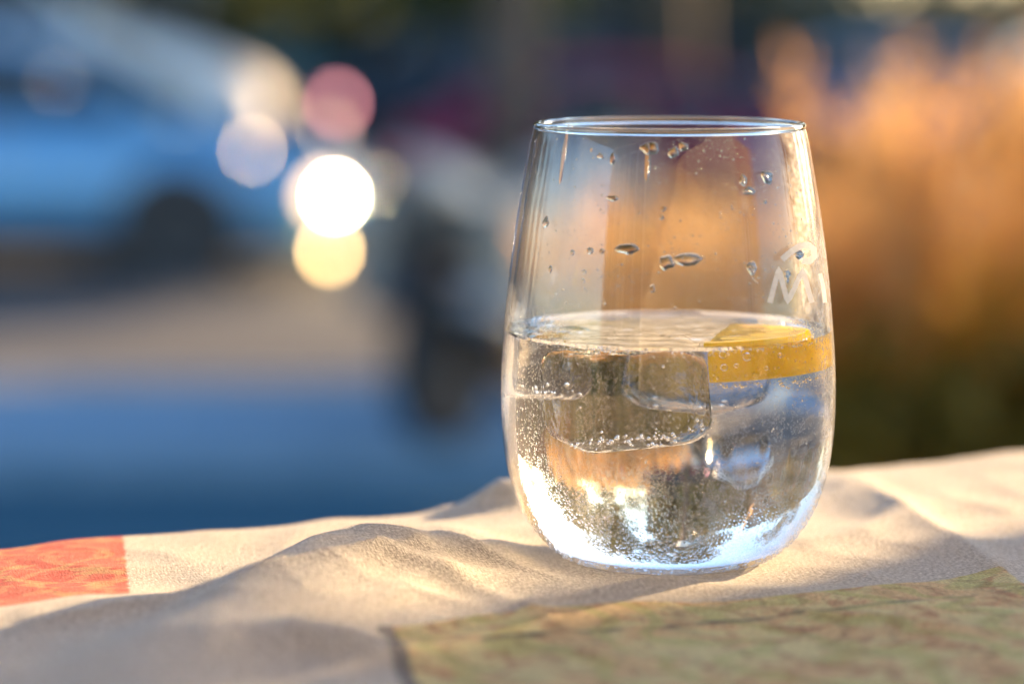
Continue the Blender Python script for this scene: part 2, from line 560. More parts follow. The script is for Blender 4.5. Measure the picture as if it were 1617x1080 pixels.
# film of fog on the cold lower part plus a white right edge imitating bright sun: patchy, follows the glass height
co2 = hg.coords(); sp = hg.new('ShaderNodeSeparateXYZ'); hg.link(co2, sp.inputs[0])
Z = sp.outputs[2]
mpz = hg.new('ShaderNodeMapping'); mpz.inputs['Scale'].default_value = (1, 1, .45); hg.link(co2, mpz.inputs[0])
f1 = hg.step(hg.noise(mpz.outputs[0], 95, 5, .65).outputs['Fac'], .34, .66)
f2 = hg.step(hg.noise(co2, 700, 3, .6).outputs['Fac'], .15, .85)
low = hg.math('MULTIPLY', hg.step(Z, .034, .020), hg.step(Z, .003, .008))
mid = hg.step(Z, .066, .050)
rad = hg.math('SQRT', hg.math('ADD', hg.math('POWER', sp.outputs[0], 2.0), hg.math('POWER', sp.outputs[1], 2.0)))
ratio = hg.math('DIVIDE', sp.outputs[0], rad)
right = hg.math('MULTIPLY', hg.step(ratio, .80, .93), hg.step(Z, .018, .034))  # waterline fog, drawn up the edge as a painted bright streak
smear = hg.math('MULTIPLY', hg.step(hg.noise(mpz.outputs[0], 60, 4, .6, .8).outputs['Fac'], .45, .75), .035)
left = hg.math('MULTIPLY', hg.step(sp.outputs[0], -.034, -.043), hg.step(Z, .078, .066))
fogm = hg.math('MAXIMUM', hg.math('MAXIMUM', hg.math('MULTIPLY', left, .5), hg.math('MAXIMUM', hg.math('MULTIPLY', low, .2), hg.math('MULTIPLY', mid, .05))), hg.math('MAXIMUM', smear, hg.math('MULTIPLY', right, .95)))
fogm = hg.math('MULTIPLY', fogm, hg.math('MULTIPLY', f1, f2))
fog = hg.new('ShaderNodeBsdfTranslucent'); fog.inputs[0].default_value = (.9, .9, .9, 1)
fog2 = hg.new('ShaderNodeBsdfDiffuse'); fog2.inputs[0].default_value = (.85, .85, .85, 1)
fm = hg.new('ShaderNodeMixShader'); fm.inputs[0].default_value = .35
hg.link(fog.outputs[0], fm.inputs[1]); hg.link(fog2.outputs[0], fm.inputs[2])
mx = hg.new('ShaderNodeMixShader'); hg.link(hg.math('MULTIPLY', fogm, .8), mx.inputs[0])
hg.link(gg.outputs[0], mx.inputs[1]); hg.link(fm.outputs[0], mx.inputs[2]); hg.link(mx.outputs[0], go.inputs[0])
M_glass_in = thin_glass('clear_glass_inside')[0]
M_glass_solid = glass_mat('solid_glass', 1.5)[0]
M_wat_side = glass_mat('water_against_glass', 1.345)[0]
M_wat_top, hw, gw, _ = glass_mat('water_surface', 1.333)

GZ = T + .0006
glass = empty('water_glass', (GX, GY, GZ), 0, 'stemless drinking glass half full of iced water on the printed cloth, beaded with condensation', 'glass')
bm = bmesh.new()
prof = [(0, .0014), (.012, .0012), (.019, .0004)] + OUTS
rc, zc, rr = (.0362 + .0348) / 2, .1165, .0007
revolve(bm, prof, 128, 0)
revolve(bm, list(reversed(INN_DRY)), 128, 1)
bmesh.ops.remove_doubles(bm, verts=bm.verts, dist=1e-6)
gl = obj('glass_wall', bm, [M_glass, M_glass_in], glass, True)
bm = bmesh.new()
revolve(bm, [(.03545 + .00095 * math.cos(t), .1169 + .00105 * math.sin(t)) for t in [2 * PI * k / 16 - PI for k in range(17)]], 128)
bmesh.ops.remove_doubles(bm, verts=bm.verts, dist=1e-6)
obj('rim', bm, M_glass_solid, glass, True)

# water: a body whose side is the wet inner wall, and a slightly rippled surface with a meniscus
bm = bmesh.new()
revolve(bm, INN_WET, 128, 0)
rt = r_out(WATER_Z) - .0006
NR = 40
rings = []
for i in range(NR + 1):
    r = rt * (1 - i / NR) if i < NR else 0
    ring = []
    for k in range(128 if r else 1):
        a = 2 * PI * k / 128
        x, y = r * math.cos(a), r * math.sin(a)
        e = max(0, 1 - (rt - r) / .0022)
        z = WATER_Z + .0012 * (e ** 2 - 1) + (1 - e) * (.00045 * noise.noise(Vector((x * 130, y * 130, 3))) + .0002 * noise.noise(Vector((x * 320, y * 320, 9))))
        ring.append(bm.verts.new((x, y, z)))
    rings.append(ring)
for a, b in zip(rings, rings[1:]):
    for k in range(128):
        k2 = (k + 1) % 128
        f = bm.faces.new((a[k], a[k2], b[k2], b[k])) if len(b) > 1 else bm.faces.new((a[k], a[k2], b[0]))
        f.material_index = 1
bmesh.ops.remove_doubles(bm, verts=bm.verts, dist=1e-6)
water = empty('water', (GX, GY, GZ), 0, 'clear sparkling water filling the lower half of the glass', 'water')
wb = obj('water_body', bm, [M_wat_side, M_wat_top], water, True)

# bubbles in the water
M_bub = glass_mat('air_bubble', 1 / 1.333)[0]
def ico(bm, c, r, sub=2):
    ret = bmesh.ops.create_icosphere(bm, subdivisions=sub, radius=r)
    bmesh.ops.translate(bm, vec=c, verts=ret['verts'])
bub = bmesh.new(); ico(bub, (0, 0, 0), 1, 3)
bub_me = obj('bubble', bub, M_bub, water, True)
bub_me.location = (.0115, -.0300, .0595); bub_me.scale = (.0011,) * 3
for p, r in (((.0175, -.0312, .0590), .0012), ((.0118, -.0305, .0562), .0010), ((.0148, -.0318, .0568), .0006),
             ((-.0175, -.0345, .0612), .0008), ((-.0195, -.0330, .0606), .0009), ((-.0155, -.0350, .0607), .0007),
             ((.0225, -.030, .0558), .0006), ((.0262, -.0288, .0590), .0007), ((-.0030, -.0350, .0570), .0004)):
    share('bubble', bub_me.data, water, p, (0, 0, 0), (r,) * 3)
bm = bmesh.new()
random.seed(21)
for k in range(260):
    a = random.uniform(PI * 1.02, PI * 1.98)
    z = random.choice((random.uniform(.0598, .0618), random.uniform(.012, .060)))
    rr_ = min(r for r in [r_out(z) - .0021])
    rr_ *= random.uniform(.9, .985)
    ico(bm, (rr_ * math.cos(a), rr_ * math.sin(a), z), random.uniform(.00012, .00035), 1)
for k in range(90):      # along the lower edge and on the rind of the lemon slice
    a = R(random.uniform(-102, -8)); low_ = random.random() < .6
    rr_ = .0262 if not low_ else random.uniform(.0235, .0262)
    ico(bm, (.0135 + rr_ * math.cos(a), -.003 + rr_ * math.sin(a), .0512 + (random.gauss(-.0002, .0003) if low_ else random.uniform(.001, .0095))), random.uniform(.00015, .00042), 1)
for k in range(150):     # ring at the waterline
    a = random.uniform(PI * 1.0, PI * 2.0); q = r_out(.0618) - .0011 - abs(random.gauss(0, .0004))
    ico(bm, (q * math.cos(a), q * math.sin(a), .0617 - abs(random.gauss(0, .0003))), random.uniform(.00014, .00036), 1)
tag(obj('fine_bubbles', bm, M_bub, water, True), kind='stuff')

# ice cubes
M_ice, hi, gi, oi = glass_mat('ice', 1.32 / 1.345, 0.0)
ic = hi.coords()
hi.link(hi.bump(hi.noise(ic, 160, 2).outputs['Fac'], .35, .004), gi.inputs['Normal'])
def ice(loc, size, rot, label, seed, nb):
    random.seed(seed)
    o = empty('ice_cube', (GX + loc[0], GY + loc[1], GZ + loc[2]), 0, label, 'ice cube', 'ice cubes in the glass')
    o.rotation_euler = rot
    bm = bmesh.new()
    bmesh.ops.create_cube(bm, size=1)
    bmesh.ops.scale(bm, vec=size, verts=bm.verts)
    bmesh.ops.bevel(bm, geom=list(bm.edges), offset=min(size) * .25, segments=5, affect='EDGES', profile=.5)
    for v in bm.verts:
        v.co += v.co.normalized() * .0012 * noise.noise(v.co * 120 + Vector((seed, 0, 0)))
    ib = obj('ice_body', bm, M_ice, o, True)
    bm = bmesh.new()
    for k in range(nb):
        sx = random.gauss(0, .42) * size[0] * .8
        p = Vector((max(-.5, min(.5, random.gauss(0, .28))) * size[0] * .9, -size[1] * random.uniform(.05, .44),
                    -size[2] * (.44 - .10 * abs(random.gauss(0, .6)))))
        ico(bm, p, random.uniform(.00014, .00055), 1)
    tag(obj('trapped_bubbles', bm, M_bub, o, True), kind='stuff')
    return o
ice((-.0100, -.0130, .0468), (.034, .026, .0255), (R(4), R(-5), R(14)), 'large clear ice block left of the lemon slice, below the water surface', 3, 90)
ice((-.0270, .0120, .0520), (.020, .022, .018), (R(-6), R(10), R(48)), 'small ice cube at the far left behind the large block', 5, 14)
ice((.0060, .0200, .0500), (.022, .020, .020), (R(5), R(4), R(-20)), 'ice cube behind the lemon slice near the back of the glass', 8, 10)

# lemon half slice: peel, pith, flesh
M_peel = noisy('lemon_rind', (1.0, .84, .001), (1.0, .90, .002), 650, .4, .9, .0012, spec=.03)
M_pith = noisy('lemon_pith', (.94, .84, .45), (.98, .90, .55), 300, .6)
M_flesh = noisy('lemon_flesh', (.97, .88, .36), (1.0, .94, .50), 260, .35, .4, .001)
for m_ in (M_peel, M_flesh, M_pith):
    hh = N(m_); p_ = hh.n['Principled BSDF']
    t_ = hh.new('ShaderNodeBsdfTranslucent')
    src = p_.inputs['Base Color'].links[0].from_socket
    hh.link(src, t_.inputs[0])
    x_ = hh.new('ShaderNodeMixShader'); x_.inputs[0].default_value = .8
    hh.link(p_.outputs[0], x_.inputs[1]); hh.link(t_.outputs[0], x_.inputs[2]); hh.link(x_.outputs[0], hh.n['Material Output'].inputs[0])
lem = empty('lemon_slice', (GX + .0135, GY - .003, GZ + .0512), 0, 'thick half slice of yellow lemon floating at the right under the water surface', 'lemon')
lem.rotation_euler = (R(-2), R(-3), 0)
A0, A1 = R(-102), R(78)
def sector(r0, r1, a0, a1, z0, z1, n=28, curve=0.0):
    bm = bmesh.new()
    ringsA = []
    for k in range(n + 1):
        a = a0 + (a1 - a0) * k / n
        c, s = math.cos(a), math.sin(a)
        zs = (z0, z0 + .25 * (z1 - z0), (z0 + z1) / 2, z0 + .75 * (z1 - z0), z1)
        pts = [(r0 * c, r0 * s, z0)]
        pts += [((r1 + cv * curve) * c, (r1 + cv * curve) * s, z) for z, cv in zip(zs, (0, .7, 1, .7, 0))]
        pts += [(r0 * c, r0 * s, z1)]
        ringsA.append(pts)
    return loft(bm, ringsA)
H1 = .0102
pe = obj('peel', sector(.0238, .0248, A0, A1, .0002, H1 - .0002, 40, .0008), M_peel, lem, True)
obj('pith', sector(.0222, .02379, A0, A1, 0, H1, 40), M_pith, lem)
nseg = 5
for k in range(nseg):
    d = (A1 - A0) / nseg
    a, b = A0 + d * k + .03, A0 + d * (k + 1) - .03
    obj('flesh_segment', sector(.0022, .02215, a, b, .0004, H1 - .0004, 8), M_flesh, lem)
obj('core', sector(.0003, .0021, A0, A1, .0001, H1 - .0001, 12), M_pith, lem)



# drops clinging to the outside
M_drop = glass_mat('water_drop', 1.333)[0]
def on_glass(x, z, off=0.0):
    """front of the glass: x across, z up -> position and normal"""
    r = r_out(z)
    x = max(-.995 * r, min(.995 * r, x))
    th = math.asin(x / r)
    dr = (r_out(z + .0006) - r_out(z - .0006)) / .0012
    n = Vector((math.sin(th), -math.cos(th), -dr)).normalized()
    return Vector((r * math.sin(th), -r * math.cos(th), z)) + n * off, n
CP = R(6.95)
def gpx(x, y):
    # where the line of sight of a photo pixel meets the front of the glass: (across, height)
    a, b = (x - 808.5) / 4580, (540 - y) / 4580
    d = Vector((a, math.cos(CP) + b * math.sin(CP), -math.sin(CP) + b * math.cos(CP)))
    o_ = Vector((-GX, -GY, CAM_Z - GZ))
    best = None
    for k in range(260):
        t = .70 + k * .00045
        p = o_ + d * t
        z = max(.0, min(.1165, p.z))
        e = math.hypot(p.x, p.y) - r_out(z)
        if best is None or e < best[0]: best = (e, p.x, z)
        if e <= 0: break
    return best[1], best[2]
def dome(bm, x, z, w, hgt, thick, seed=0.0, seg=10, lobes=.25):
    p, n = on_glass(x, z)
    up = (Vector((0, 0, 1)) - n * n.z).normalized()
    rt_ = up.cross(n).normalized()
    prev = None
    for i in range(4):
        ph = i / 4 * PI / 2
        ring = []
        for k in range(seg):
            a = 2 * PI * k / seg
            wob = 1 + lobes * noise.noise(Vector((math.cos(a) * 1.3, math.sin(a) * 1.3, seed)))
            q = rt_ * (math.cos(a) * w * wob) + up * (math.sin(a) * hgt * wob)
            q2 = p + q * math.cos(ph)
            # hug the curved wall
            pp, nn = on_glass(q2.x, q2.z)
            ring.append(bm.verts.new(pp + nn * (thick * math.sin(ph) - (.00006 if i == 0 else 0))))
        if prev:
            for k in range(seg):
                bm.faces.new((prev[k], prev[(k + 1) % seg], ring[(k + 1) % seg], ring[k]))
        prev = ring
    top = bm.verts.new(p + n * thick)
    for k in range(seg):
        bm.faces.new((prev[k], prev[(k + 1) % seg], top))
DROPS = [(1027, 235, 15, 9), (1063, 241, 8, 9), (1079, 231, 7, 8), (1211, 279, 11, 12), (1174, 285, 6, 8), (1183, 302, 12, 6),
         (967, 251, 5, 9), (948, 247, 6, 5), (967, 313, 9, 5), (991, 394, 18, 8), (1053, 414, 11, 12), (1085, 411, 22, 9), (1187, 422, 9, 11),
         (1243, 432, 8, 6), (1262, 402, 11, 7), (1048, 330, 4, 4), (1044, 343, 4, 4), (932, 396, 6, 6), (950, 397, 4, 4), (1208, 319, 4, 3),
         (922, 429, 4, 4), (921, 443, 3, 4), (869, 425, 4, 6), (934, 237, 3, 4), (1030, 456, 4, 6), (862, 352, 7, 9), (904, 399, 4, 5), (1243, 440, 4, 6)]
for i, (x, y, w, hh_) in enumerate(DROPS):
    gx_, gz_ = gpx(x, y)
    bm = bmesh.new()
    k = .0001708
    dome(bm, gx_, gz_, w * k, hh_ * k, min(w, hh_) * k * .42, i * 3.7, 20, .42)
    obj('water_drop', bm, M_drop, glass, True)
bm = bmesh.new()
random.seed(99)
def dens(x, y):
    # beaded band low on the glass, a fine mist of beads above it, thick to the right
    d = .45 if y > 530 else 0
    if 690 < y < 890: d = max(d, .95 * min(1, (y - 660) / 60) * min(1, (896 - y) / 30))
    if x > 1190 and 560 < y < 850: d = max(d, .6)
    if 470 < y < 530 and (x < 890 or x > 1230): d = max(d, .6)
    if y <= 470: d = max(d, .03 if noise.noise(Vector((x * .02, y * .02, 0))) < .1 else .14)
    if y > 530: d *= .35 + 1.1 * max(0, min(1, .5 + 1.4 * noise.noise(Vector((x * .012, y * .006, 5)))))
    # runs where sliding drops have wiped the beads away
    for rx in (902, 968, 1068, 1172, 1236):
        if y > 600 and abs(x - rx - 6 * math.sin(y * .02 + rx)) < 5: d *= .1
    return d
cells = {}
cnt = 0
for _ in range(60000):
    y = random.uniform(215, 895); x = random.uniform(800, 1312)
    if random.random() > dens(x, y): continue
    gx_, gz_ = (x - 1056) * .000168, (884 - y) / .99 * .0001708
    if gz_ < .0015: continue
    if abs(gx_) > r_out(gz_) * .97: continue
    big = max(0, min(1, (y - 690) / 110))
    r = random.uniform(.00010, .00022) + big * random.uniform(.00005, .00038)
    if y < 480: r = random.uniform(.00007, .00016) * (1 if random.random() < .85 else 2.2)
    key = (int(gx_ / .0013), int(gz_ / .0013))
    ok = True
    for dx in (-1, 0, 1):
        for dz in (-1, 0, 1):
            for (ox, oz, orr) in cells.get((key[0] + dx, key[1] + dz), ()):
                if (ox - gx_) ** 2 + (oz - gz_) ** 2 < ((orr + r) * .98) ** 2: ok = False
    if not ok: continue
    cells.setdefault(key, []).append((gx_, gz_, r))
    dome(bm, gx_, gz_, r, r * random.uniform(.85, 1.2), r * .6, cnt * 1.3, 7, .3)
    cnt += 1
print('beads', cnt)
tag(obj('condensation_beads', bm, M_drop, glass, True), kind='stuff')

# frosted emblem: an arch over a broad letter M, printed on the right of the glass
M_frost = mat('frosted_print', (.88, .86, .82), .7)
hf = N(M_frost); t_ = hf.new('ShaderNodeBsdfTranslucent'); t_.inputs[0].default_value = (.92, .90, .86, 1)
x_ = hf.new('ShaderNodeMixShader'); x_.inputs[0].default_value = .6
tp = hf.new('ShaderNodeBsdfTransparent'); x2 = hf.new('ShaderNodeMixShader')
nz = hf.noise(hf.coords(), 700, 2).outputs['Fac']
hf.link(hf.math('MULTIPLY_ADD', nz, .4, -.12), x2.inputs[0])
hf.link(hf.n['Principled BSDF'].outputs[0], x_.inputs[1]); hf.link(t_.outputs[0], x_.inputs[2])
hf.link(x_.outputs[0], x2.inputs[1]); hf.link(tp.outputs[0], x2.inputs[2]); hf.link(x2.outputs[0], hf.n['Material Output'].inputs[0])
def stroke(bm, pts, w):
    dense = []
    for a, b in zip(pts, pts[1:]):
        for k in range(8): dense.append((a[0] + (b[0] - a[0]) * k / 8, a[1] + (b[1] - a[1]) * k / 8))
    dense.append(pts[-1])
    rows = []
    for i, p in enumerate(dense):
        q0, q1 = dense[max(i - 1, 0)], dense[min(i + 1, len(dense) - 1)]
        d = Vector((q1[0] - q0[0], q1[1] - q0[1])).normalized(); n = Vector((-d.y, d.x))
        row = []
        for s in (-1, 1):
            gx_, gz_ = gpx(p[0] + n.x * w * s / 2, p[1] + n.y * w * s / 2)
            row.append(bm.verts.new(on_glass(gx_, gz_, .00012)[0]))
        rows.append(row)
    for a, b in zip(rows, rows[1:]): bm.faces.new((a[0], a[1], b[1], b[0]))
bm = bmesh.new()
stroke(bm, [(1215, 478), (1229, 424), (1243, 477), (1267, 426), (1281, 478)], 8)
obj('printed_letter', bm, M_frost, glass)
bm = bmesh.new()
stroke(bm, [(1234, 410), (1248, 398), (1262, 389), (1275, 387), (1284, 394), (1285, 405), (1277, 413), (1266, 411)], 10)
obj('printed_arch', bm, M_frost, glass)
bm = bmesh.new()
stroke(bm, [(1294, 432), (1299, 452), (1302, 478)], 6)
obj('printed_letter', bm, M_frost, glass)
# thin runnels of water on the left of the wall
for i, (x, y0, y1, w) in enumerate(((890, 205, 290, 6), (1022, 228, 285, 5))):
    bm = bmesh.new()
    m_ = gpx(x, (y0 + y1) / 2)
    dome(bm, m_[0], m_[1], w * .00015, (y1 - y0) * .000085, .00035, i * 5.1, 18, .35)
    obj('water_runnel', bm, M_drop, glass, True)

# ------------------------------------------------------------------ vehicles
M_tyre = mat('tyre_rubber', (.018, .018, .02), .8)
M_rim = mat('alloy_rim', (.35, .36, .38), .35, .9)
M_dark = mat('dark_plastic', (.02, .021, .024), .5)
M_cglass = mat('car_glass', (.012, .016, .02), .04, spec=.5)
M_lens = mat('lamp_lens', (.35, .36, .38), .35)
M_chrome = mat('chrome', (.85, .85, .86), .12, 1.0)
M_red = mat('tail_lamp_red', (.45, .02, .02), .2)
def paint(name, c):
    dark = max(c) < .2
    m = mat(name, c, .35, 0 if dark else .25, .2 if dark else .5)
    p = m.node_tree.nodes['Principled BSDF']
    p.inputs['Coat Weight'].default_value = .0 if dark else .8; p.inputs['Coat Roughness'].default_value = .05
    return m
def lamp(name, c, s):
    m = bpy.data.materials.new(name); m.use_nodes = True
    hh = N(m); hh.n.clear()
    e = hh.new('ShaderNodeEmission'); e.inputs[0].default_value = (*c, 1); e.inputs[1].default_value = s
    o = hh.new('ShaderNodeOutputMaterial'); hh.link(e.outputs[0], o.inputs[0]); return m
M_bulb = lamp('lit_headlamp', (1.0, .78, .46), 110)
M_glow = lamp('lit_headlamp_bowl', (1.0, .62, .30), 2.2)
M_fog = lamp('lit_fog_lamp', (1.0, .62, .24), 11)
M_soft = lamp('added_lens_glow', (1.0, .90, .78), 13)  # added glow on headlight lenses, standing in for sunlit paint and glints
M_tail = lamp('lit_tail_lamp', (1.0, .36, .40), 3.2)

def wheel(parent, loc, rad, width, rm=None):
    bm = bmesh.new()
    prof = [(rad * .64, -width * .48), (rad * .9, -width * .5), (rad * .985, -width * .38), (rad, 0), (rad * .985, width * .38), (rad * .9, width * .5), (rad * .64, width * .48)]
    rings = []
    n = 28
    for k in range(n):
        a = 2 * PI * k / n
        rings.append([(r * math.cos(a), w, r * math.sin(a)) for r, w in prof])
    rings.append(rings[0])
    loft(bm, rings, cap=False, closed=True)
    w = empty('wheel', loc); w.parent = parent
    obj('tyre', bm, M_tyre, w, True)
    bm = bmesh.new()
    bmesh.ops.create_cone(bm, cap_ends=True, segments=24, radius1=rad * .64, radius2=rad * .64, depth=width * .5, matrix=Matrix.Rotation(PI / 2, 4, 'X'))
    obj('rim_well', bm, M_dark, w)
    pts = []
    for k in range(10):
        for da, rr_ in ((-.14, .62 if k % 2 == 0 else .22), (.14, .62 if k % 2 == 0 else .22)):
            a = 2 * PI * k / 10 + da
            pts.append((rad * rr_ * math.cos(a), rad * rr_ * math.sin(a)))
    bm = loft(bmesh.new(), [[(x, y_, z) for x, z in pts] for y_ in (-width * .36, width * .36)])
    obj('rim', bm, rm or M_rim, w)
    return w

def car(loc, rz, pm, label, group='cars parked along the street', L=4.25, W=1.76, Hh=1.46, lit=False, tail=False, front=False, lh=.53):
    root = empty('parked_car', loc, rz, label, 'car', group)
    k = L / 4.25; hk = Hh / 1.46
    st = [(-2.12, .42, .86, .70), (-2.05, .30, .93, .80), (-1.75, .22, .97, .86), (-1.0, .20, .96, .88), (0, .19, .95, .88), (.9, .20, .95, .88),
          (1.3, .20, .90, .87), (1.75, .22, .80, .84), (2.0, .24, .70, .78), (2.12, .32, .60, .66)]
    rings = []
    for x, zb, zt, w in st:
        x *= k; zb *= hk; zt *= hk; w *= W / 1.76
        m_ = (zb + zt) / 2
        rings.append([(x, -w * .9, zb), (x, -w, zb + .12), (x, -w * 1.01, m_), (x, -w * .985, zt - .08), (x, -w * .90, zt), (x, -w * .5, zt + .025),
                      (x, w * .5, zt + .025), (x, w * .90, zt), (x, w * .985, zt - .08), (x, w * 1.01, m_), (x, w, zb + .12), (x, w * .9, zb)])
    obj('body', loft(bmesh.new(), rings), pm, root, True)
    gst = [(-1.98, .90, .90, .76), (-1.70, .93, 1.20, .70), (-1.25, .95, 1.40, .66), (-.5, .95, 1.46, .64), (.10, .95, 1.43, .64), (.45, .95, 1.32, .66), (1.12, .92, .93, .74)]
    rings = []
    for x, zb, zt, w in gst:
        x *= k; zb *= hk; zt *= hk; w *= W / 1.76
        rings.append([(x, -.78 * W / 1.76, zb - .03), (x, -w, zt - .05), (x, -w * .8, zt), (x, w * .8, zt), (x, w, zt - .05), (x, .78 * W / 1.76, zb - .03)])
    obj('roof', loft(bmesh.new(), rings), pm, root, True)
    def gpan(name, quad, m_=M_cglass):
        bm = bmesh.new(); v = [Vector((x * k, y * W / 1.76, z * hk)) for x, y, z in quad]
        n = (v[1] - v[0]).cross(v[2] - v[0]).normalized()
        cen = sum(v, Vector()) / 4
        if n.dot(cen - Vector((0, 0, .8))) < 0: n = -n
        a = [bm.verts.new(p + n * .014) for p in v]; b = [bm.verts.new(p - n * .01) for p in v]
        bm.faces.new(a); bm.faces.new(b[::-1])
        for i in range(4): bm.faces.new((a[i], b[i], b[(i + 1) % 4], a[(i + 1) % 4]))
        bmesh.ops.recalc_face_normals(bm, faces=bm.faces)
        return obj(name, bm, m_, root)
    gpan('windscreen', [(1.06, -.66, .99), (1.06, .66, .99), (.47, .54, 1.325), (.47, -.54, 1.325)])
    gpan('rear_window', [(-1.94, -.62, .99), (-1.94, .62, .99), (-1.40, .52, 1.36), (-1.40, -.52, 1.36)])
    for s in (-1, 1):
        gpan('side_window', [(.92, s * .765, .98), (-.25, s * .768, .985), (-.25, s * .672, 1.39), (.33, s * .68, 1.32)])
        gpan('side_window', [(-.33, s * .768, .985), (-1.55, s * .765, .985), (-1.15, s * .690, 1.355), (-.33, s * .672, 1.39)])
        bm = bmesh.new()
        for x0, x1 in ((.98, -.29), (-.31, -1.28)):
            pass
        obj('door_handle', bm_box((.0 * k, s * .893 * W / 1.76, .80 * hk), (.17, .03, .03), 0, .008), M_chrome, root)
        obj('wing_mirror', bm_box((.80 * k, s * .97 * W / 1.76, 1.0 * hk), (.12, .2, .13), 0, .035), pm, root)
        obj('sill_trim', bm_box((0, s * .885 * W / 1.76, .26 * hk), (1.9 * k, .03, .17), 0, .008), M_dark, root)
        for x in (-1.42, 1.08):
            wheel(root, (x * k, s * .80 * W / 1.76, .32), .32, .21)
            bm = bmesh.new()
            bmesh.ops.create_cone(bm, cap_ends=True, segments=28, radius1=.385, radius2=.385, depth=.05,
                                  matrix=Matrix.Translation((x * k, s * .868 * W / 1.76, .34)) @ Matrix.Rotation(PI / 2, 4, 'X'))
            obj('wheel_arch', bm, M_dark, root)
        hl = empty('headlight', (1.96 * k, s * .70 * W / 1.76, lh)); hl.parent = root
        bm = bmesh.new(); bmesh.ops.create_uvsphere(bm, u_segments=16, v_segments=10, radius=1); bmesh.ops.scale(bm, vec=(.10, .19, .10), verts=bm.verts)
        obj('lens', bm, M_soft if front else (M_glow if lit else M_lens), hl, True)
        if lit:
            bm = bmesh.new(); bmesh.ops.create_uvsphere(bm, u_segments=12, v_segments=8, radius=.038)
            obj('bulb', bm, M_bulb, hl, True, (.06, s * .13, .0))
        bm = bmesh.new(); bmesh.ops.create_uvsphere(bm, u_segments=12, v_segments=8, radius=.045); bmesh.ops.scale(bm, vec=(.5, 1, 1), verts=bm.verts)
        obj('fog_lamp', bm, M_fog if lit else M_dark, root, True, (1.99 * k, s * .80 * W / 1.76, .20))
        bm = bmesh.new(); bmesh.ops.create_uvsphere(bm, u_segments=12, v_segments=8, radius=1); bmesh.ops.scale(bm, vec=(.06, .14, .09), verts=bm.verts)
        obj('tail_light', bm, M_tail if tail else M_red, root, True, (-2.07 * k, s * .64 * W / 1.76, .78 * hk))
    obj('grille', bm_box((2.10 * k, 0, .45 * hk), (.06, .8, .12), 0, .01), M_dark, root)
    obj('bumper', bm_box((2.02 * k, 0, .235 * hk), (.16, 1.42, .17), 0, .05), M_dark, root)
    obj('number_plate', bm_box((-2.13 * k, 0, .62 * hk), (.03, .5, .11), 0, .004), M_frame, root)
    return root

# silver blue car close to the kerb, facing right, its lamps lit
P_silver = paint('silver_blue_paint', (.09, .28, .48))
P_red = paint('dark_red_paint', (.16, .004, .04))
P_blue = paint('blue_paint', (.06, .16, .34))
P_white = mat('white_paint', (.75, .75, .74), .55, spec=.3)
P_black = paint('black_paint', (.015, .017, .022))
P_navy = paint('navy_paint', (.010, .022, .040))
P_teal = paint('grey_teal_paint', (.06, .13, .16))
carA = car((-3.06, 18.3, 0), R(-2), P_silver, 'silver blue hatchback with lit headlights parked nearest on the left', L=4.25, Hh=1.5, lit=True)
car((-6.5, 27.5, 0), R(4), P_white, 'white car with an added pale glow in its headlights farther back at the left edge', front=True)
car((.55, 25.6, 0), R(5), P_navy, 'very dark navy car with lit tail lights behind the lamp post', tail=True)
car((1.28, 22.6, 0), R(3), P_red, 'low dark crimson car in front of the dark navy one, behind the lamp post', Hh=1.16)
bcar = car((3.1, 27.5, 0), R(178), P_blue, 'blue car parked farther back to the right of the lamp post', Hh=1.25)
car((6.35, 31.0, 0), R(176), P_white, 'white car with an added glow in its headlights, partly hidden by the dry grass on the right', front=True, lh=.95)
van = car((-4.2, 23.4, 0), R(1), P_white, 'tall white van right behind the silver blue hatchback', L=4.6, Hh=2.15)
car((-.9, 31.5, 0), R(2), P_teal, 'dark teal car parked far back between the red car and the hedge')
car((1.2, 36.0, 0), R(182), P_black, 'black car farthest back near the hedge')

# added metal discs on the cars, turned to throw sun glints at the camera
M_glint = mat('glint_metal', (.55, .55, .58), .48, 1.0)
GL = (.55, .55, .58)
for p in ((-2.72, 17.33, 1.20), (-1.56, 17.36, .80), (-1.10, 17.40, .92)):
    n = ((Vector((0, 0, CAM_Z)) - Vector(p)).normalized() + SD).normalized()
    bm = bmesh.new()
    bmesh.ops.create_cone(bm, cap_ends=True, segments=20, radius1=.048, radius2=.040, depth=.03, matrix=n.to_track_quat('Z', 'Y').to_matrix().to_4x4())
    o = obj('glint_disc', bm, M_glint, carA)
    o.matrix_parent_inverse = (Matrix.Translation((-3.06, 18.3, 0)) @ Matrix.Rotation(R(-2), 4, 'Z')).inverted()
    o.location = p
for p, r_, par in (((-3.97, 22.35, 1.50), .07, van), ((-2.45, 22.35, 1.69), .05, van), ((3.40, 26.5, .93), .12, bcar)):
    n = ((Vector((0, 0, CAM_Z)) - Vector(p)).normalized() + SD).normalized()
    bm = bmesh.new()
    bmesh.ops.create_cone(bm, cap_ends=True, segments=20, radius1=r_, radius2=r_ * .85, depth=.03, matrix=n.to_track_quat('Z', 'Y').to_matrix().to_4x4())
    o = obj('glint_disc', bm, M_glint, par)
    o.matrix_parent_inverse = (Matrix.Translation(par.location) @ Matrix.Rotation(par.rotation_euler.z, 4, 'Z')).inverted()
    o.location = p
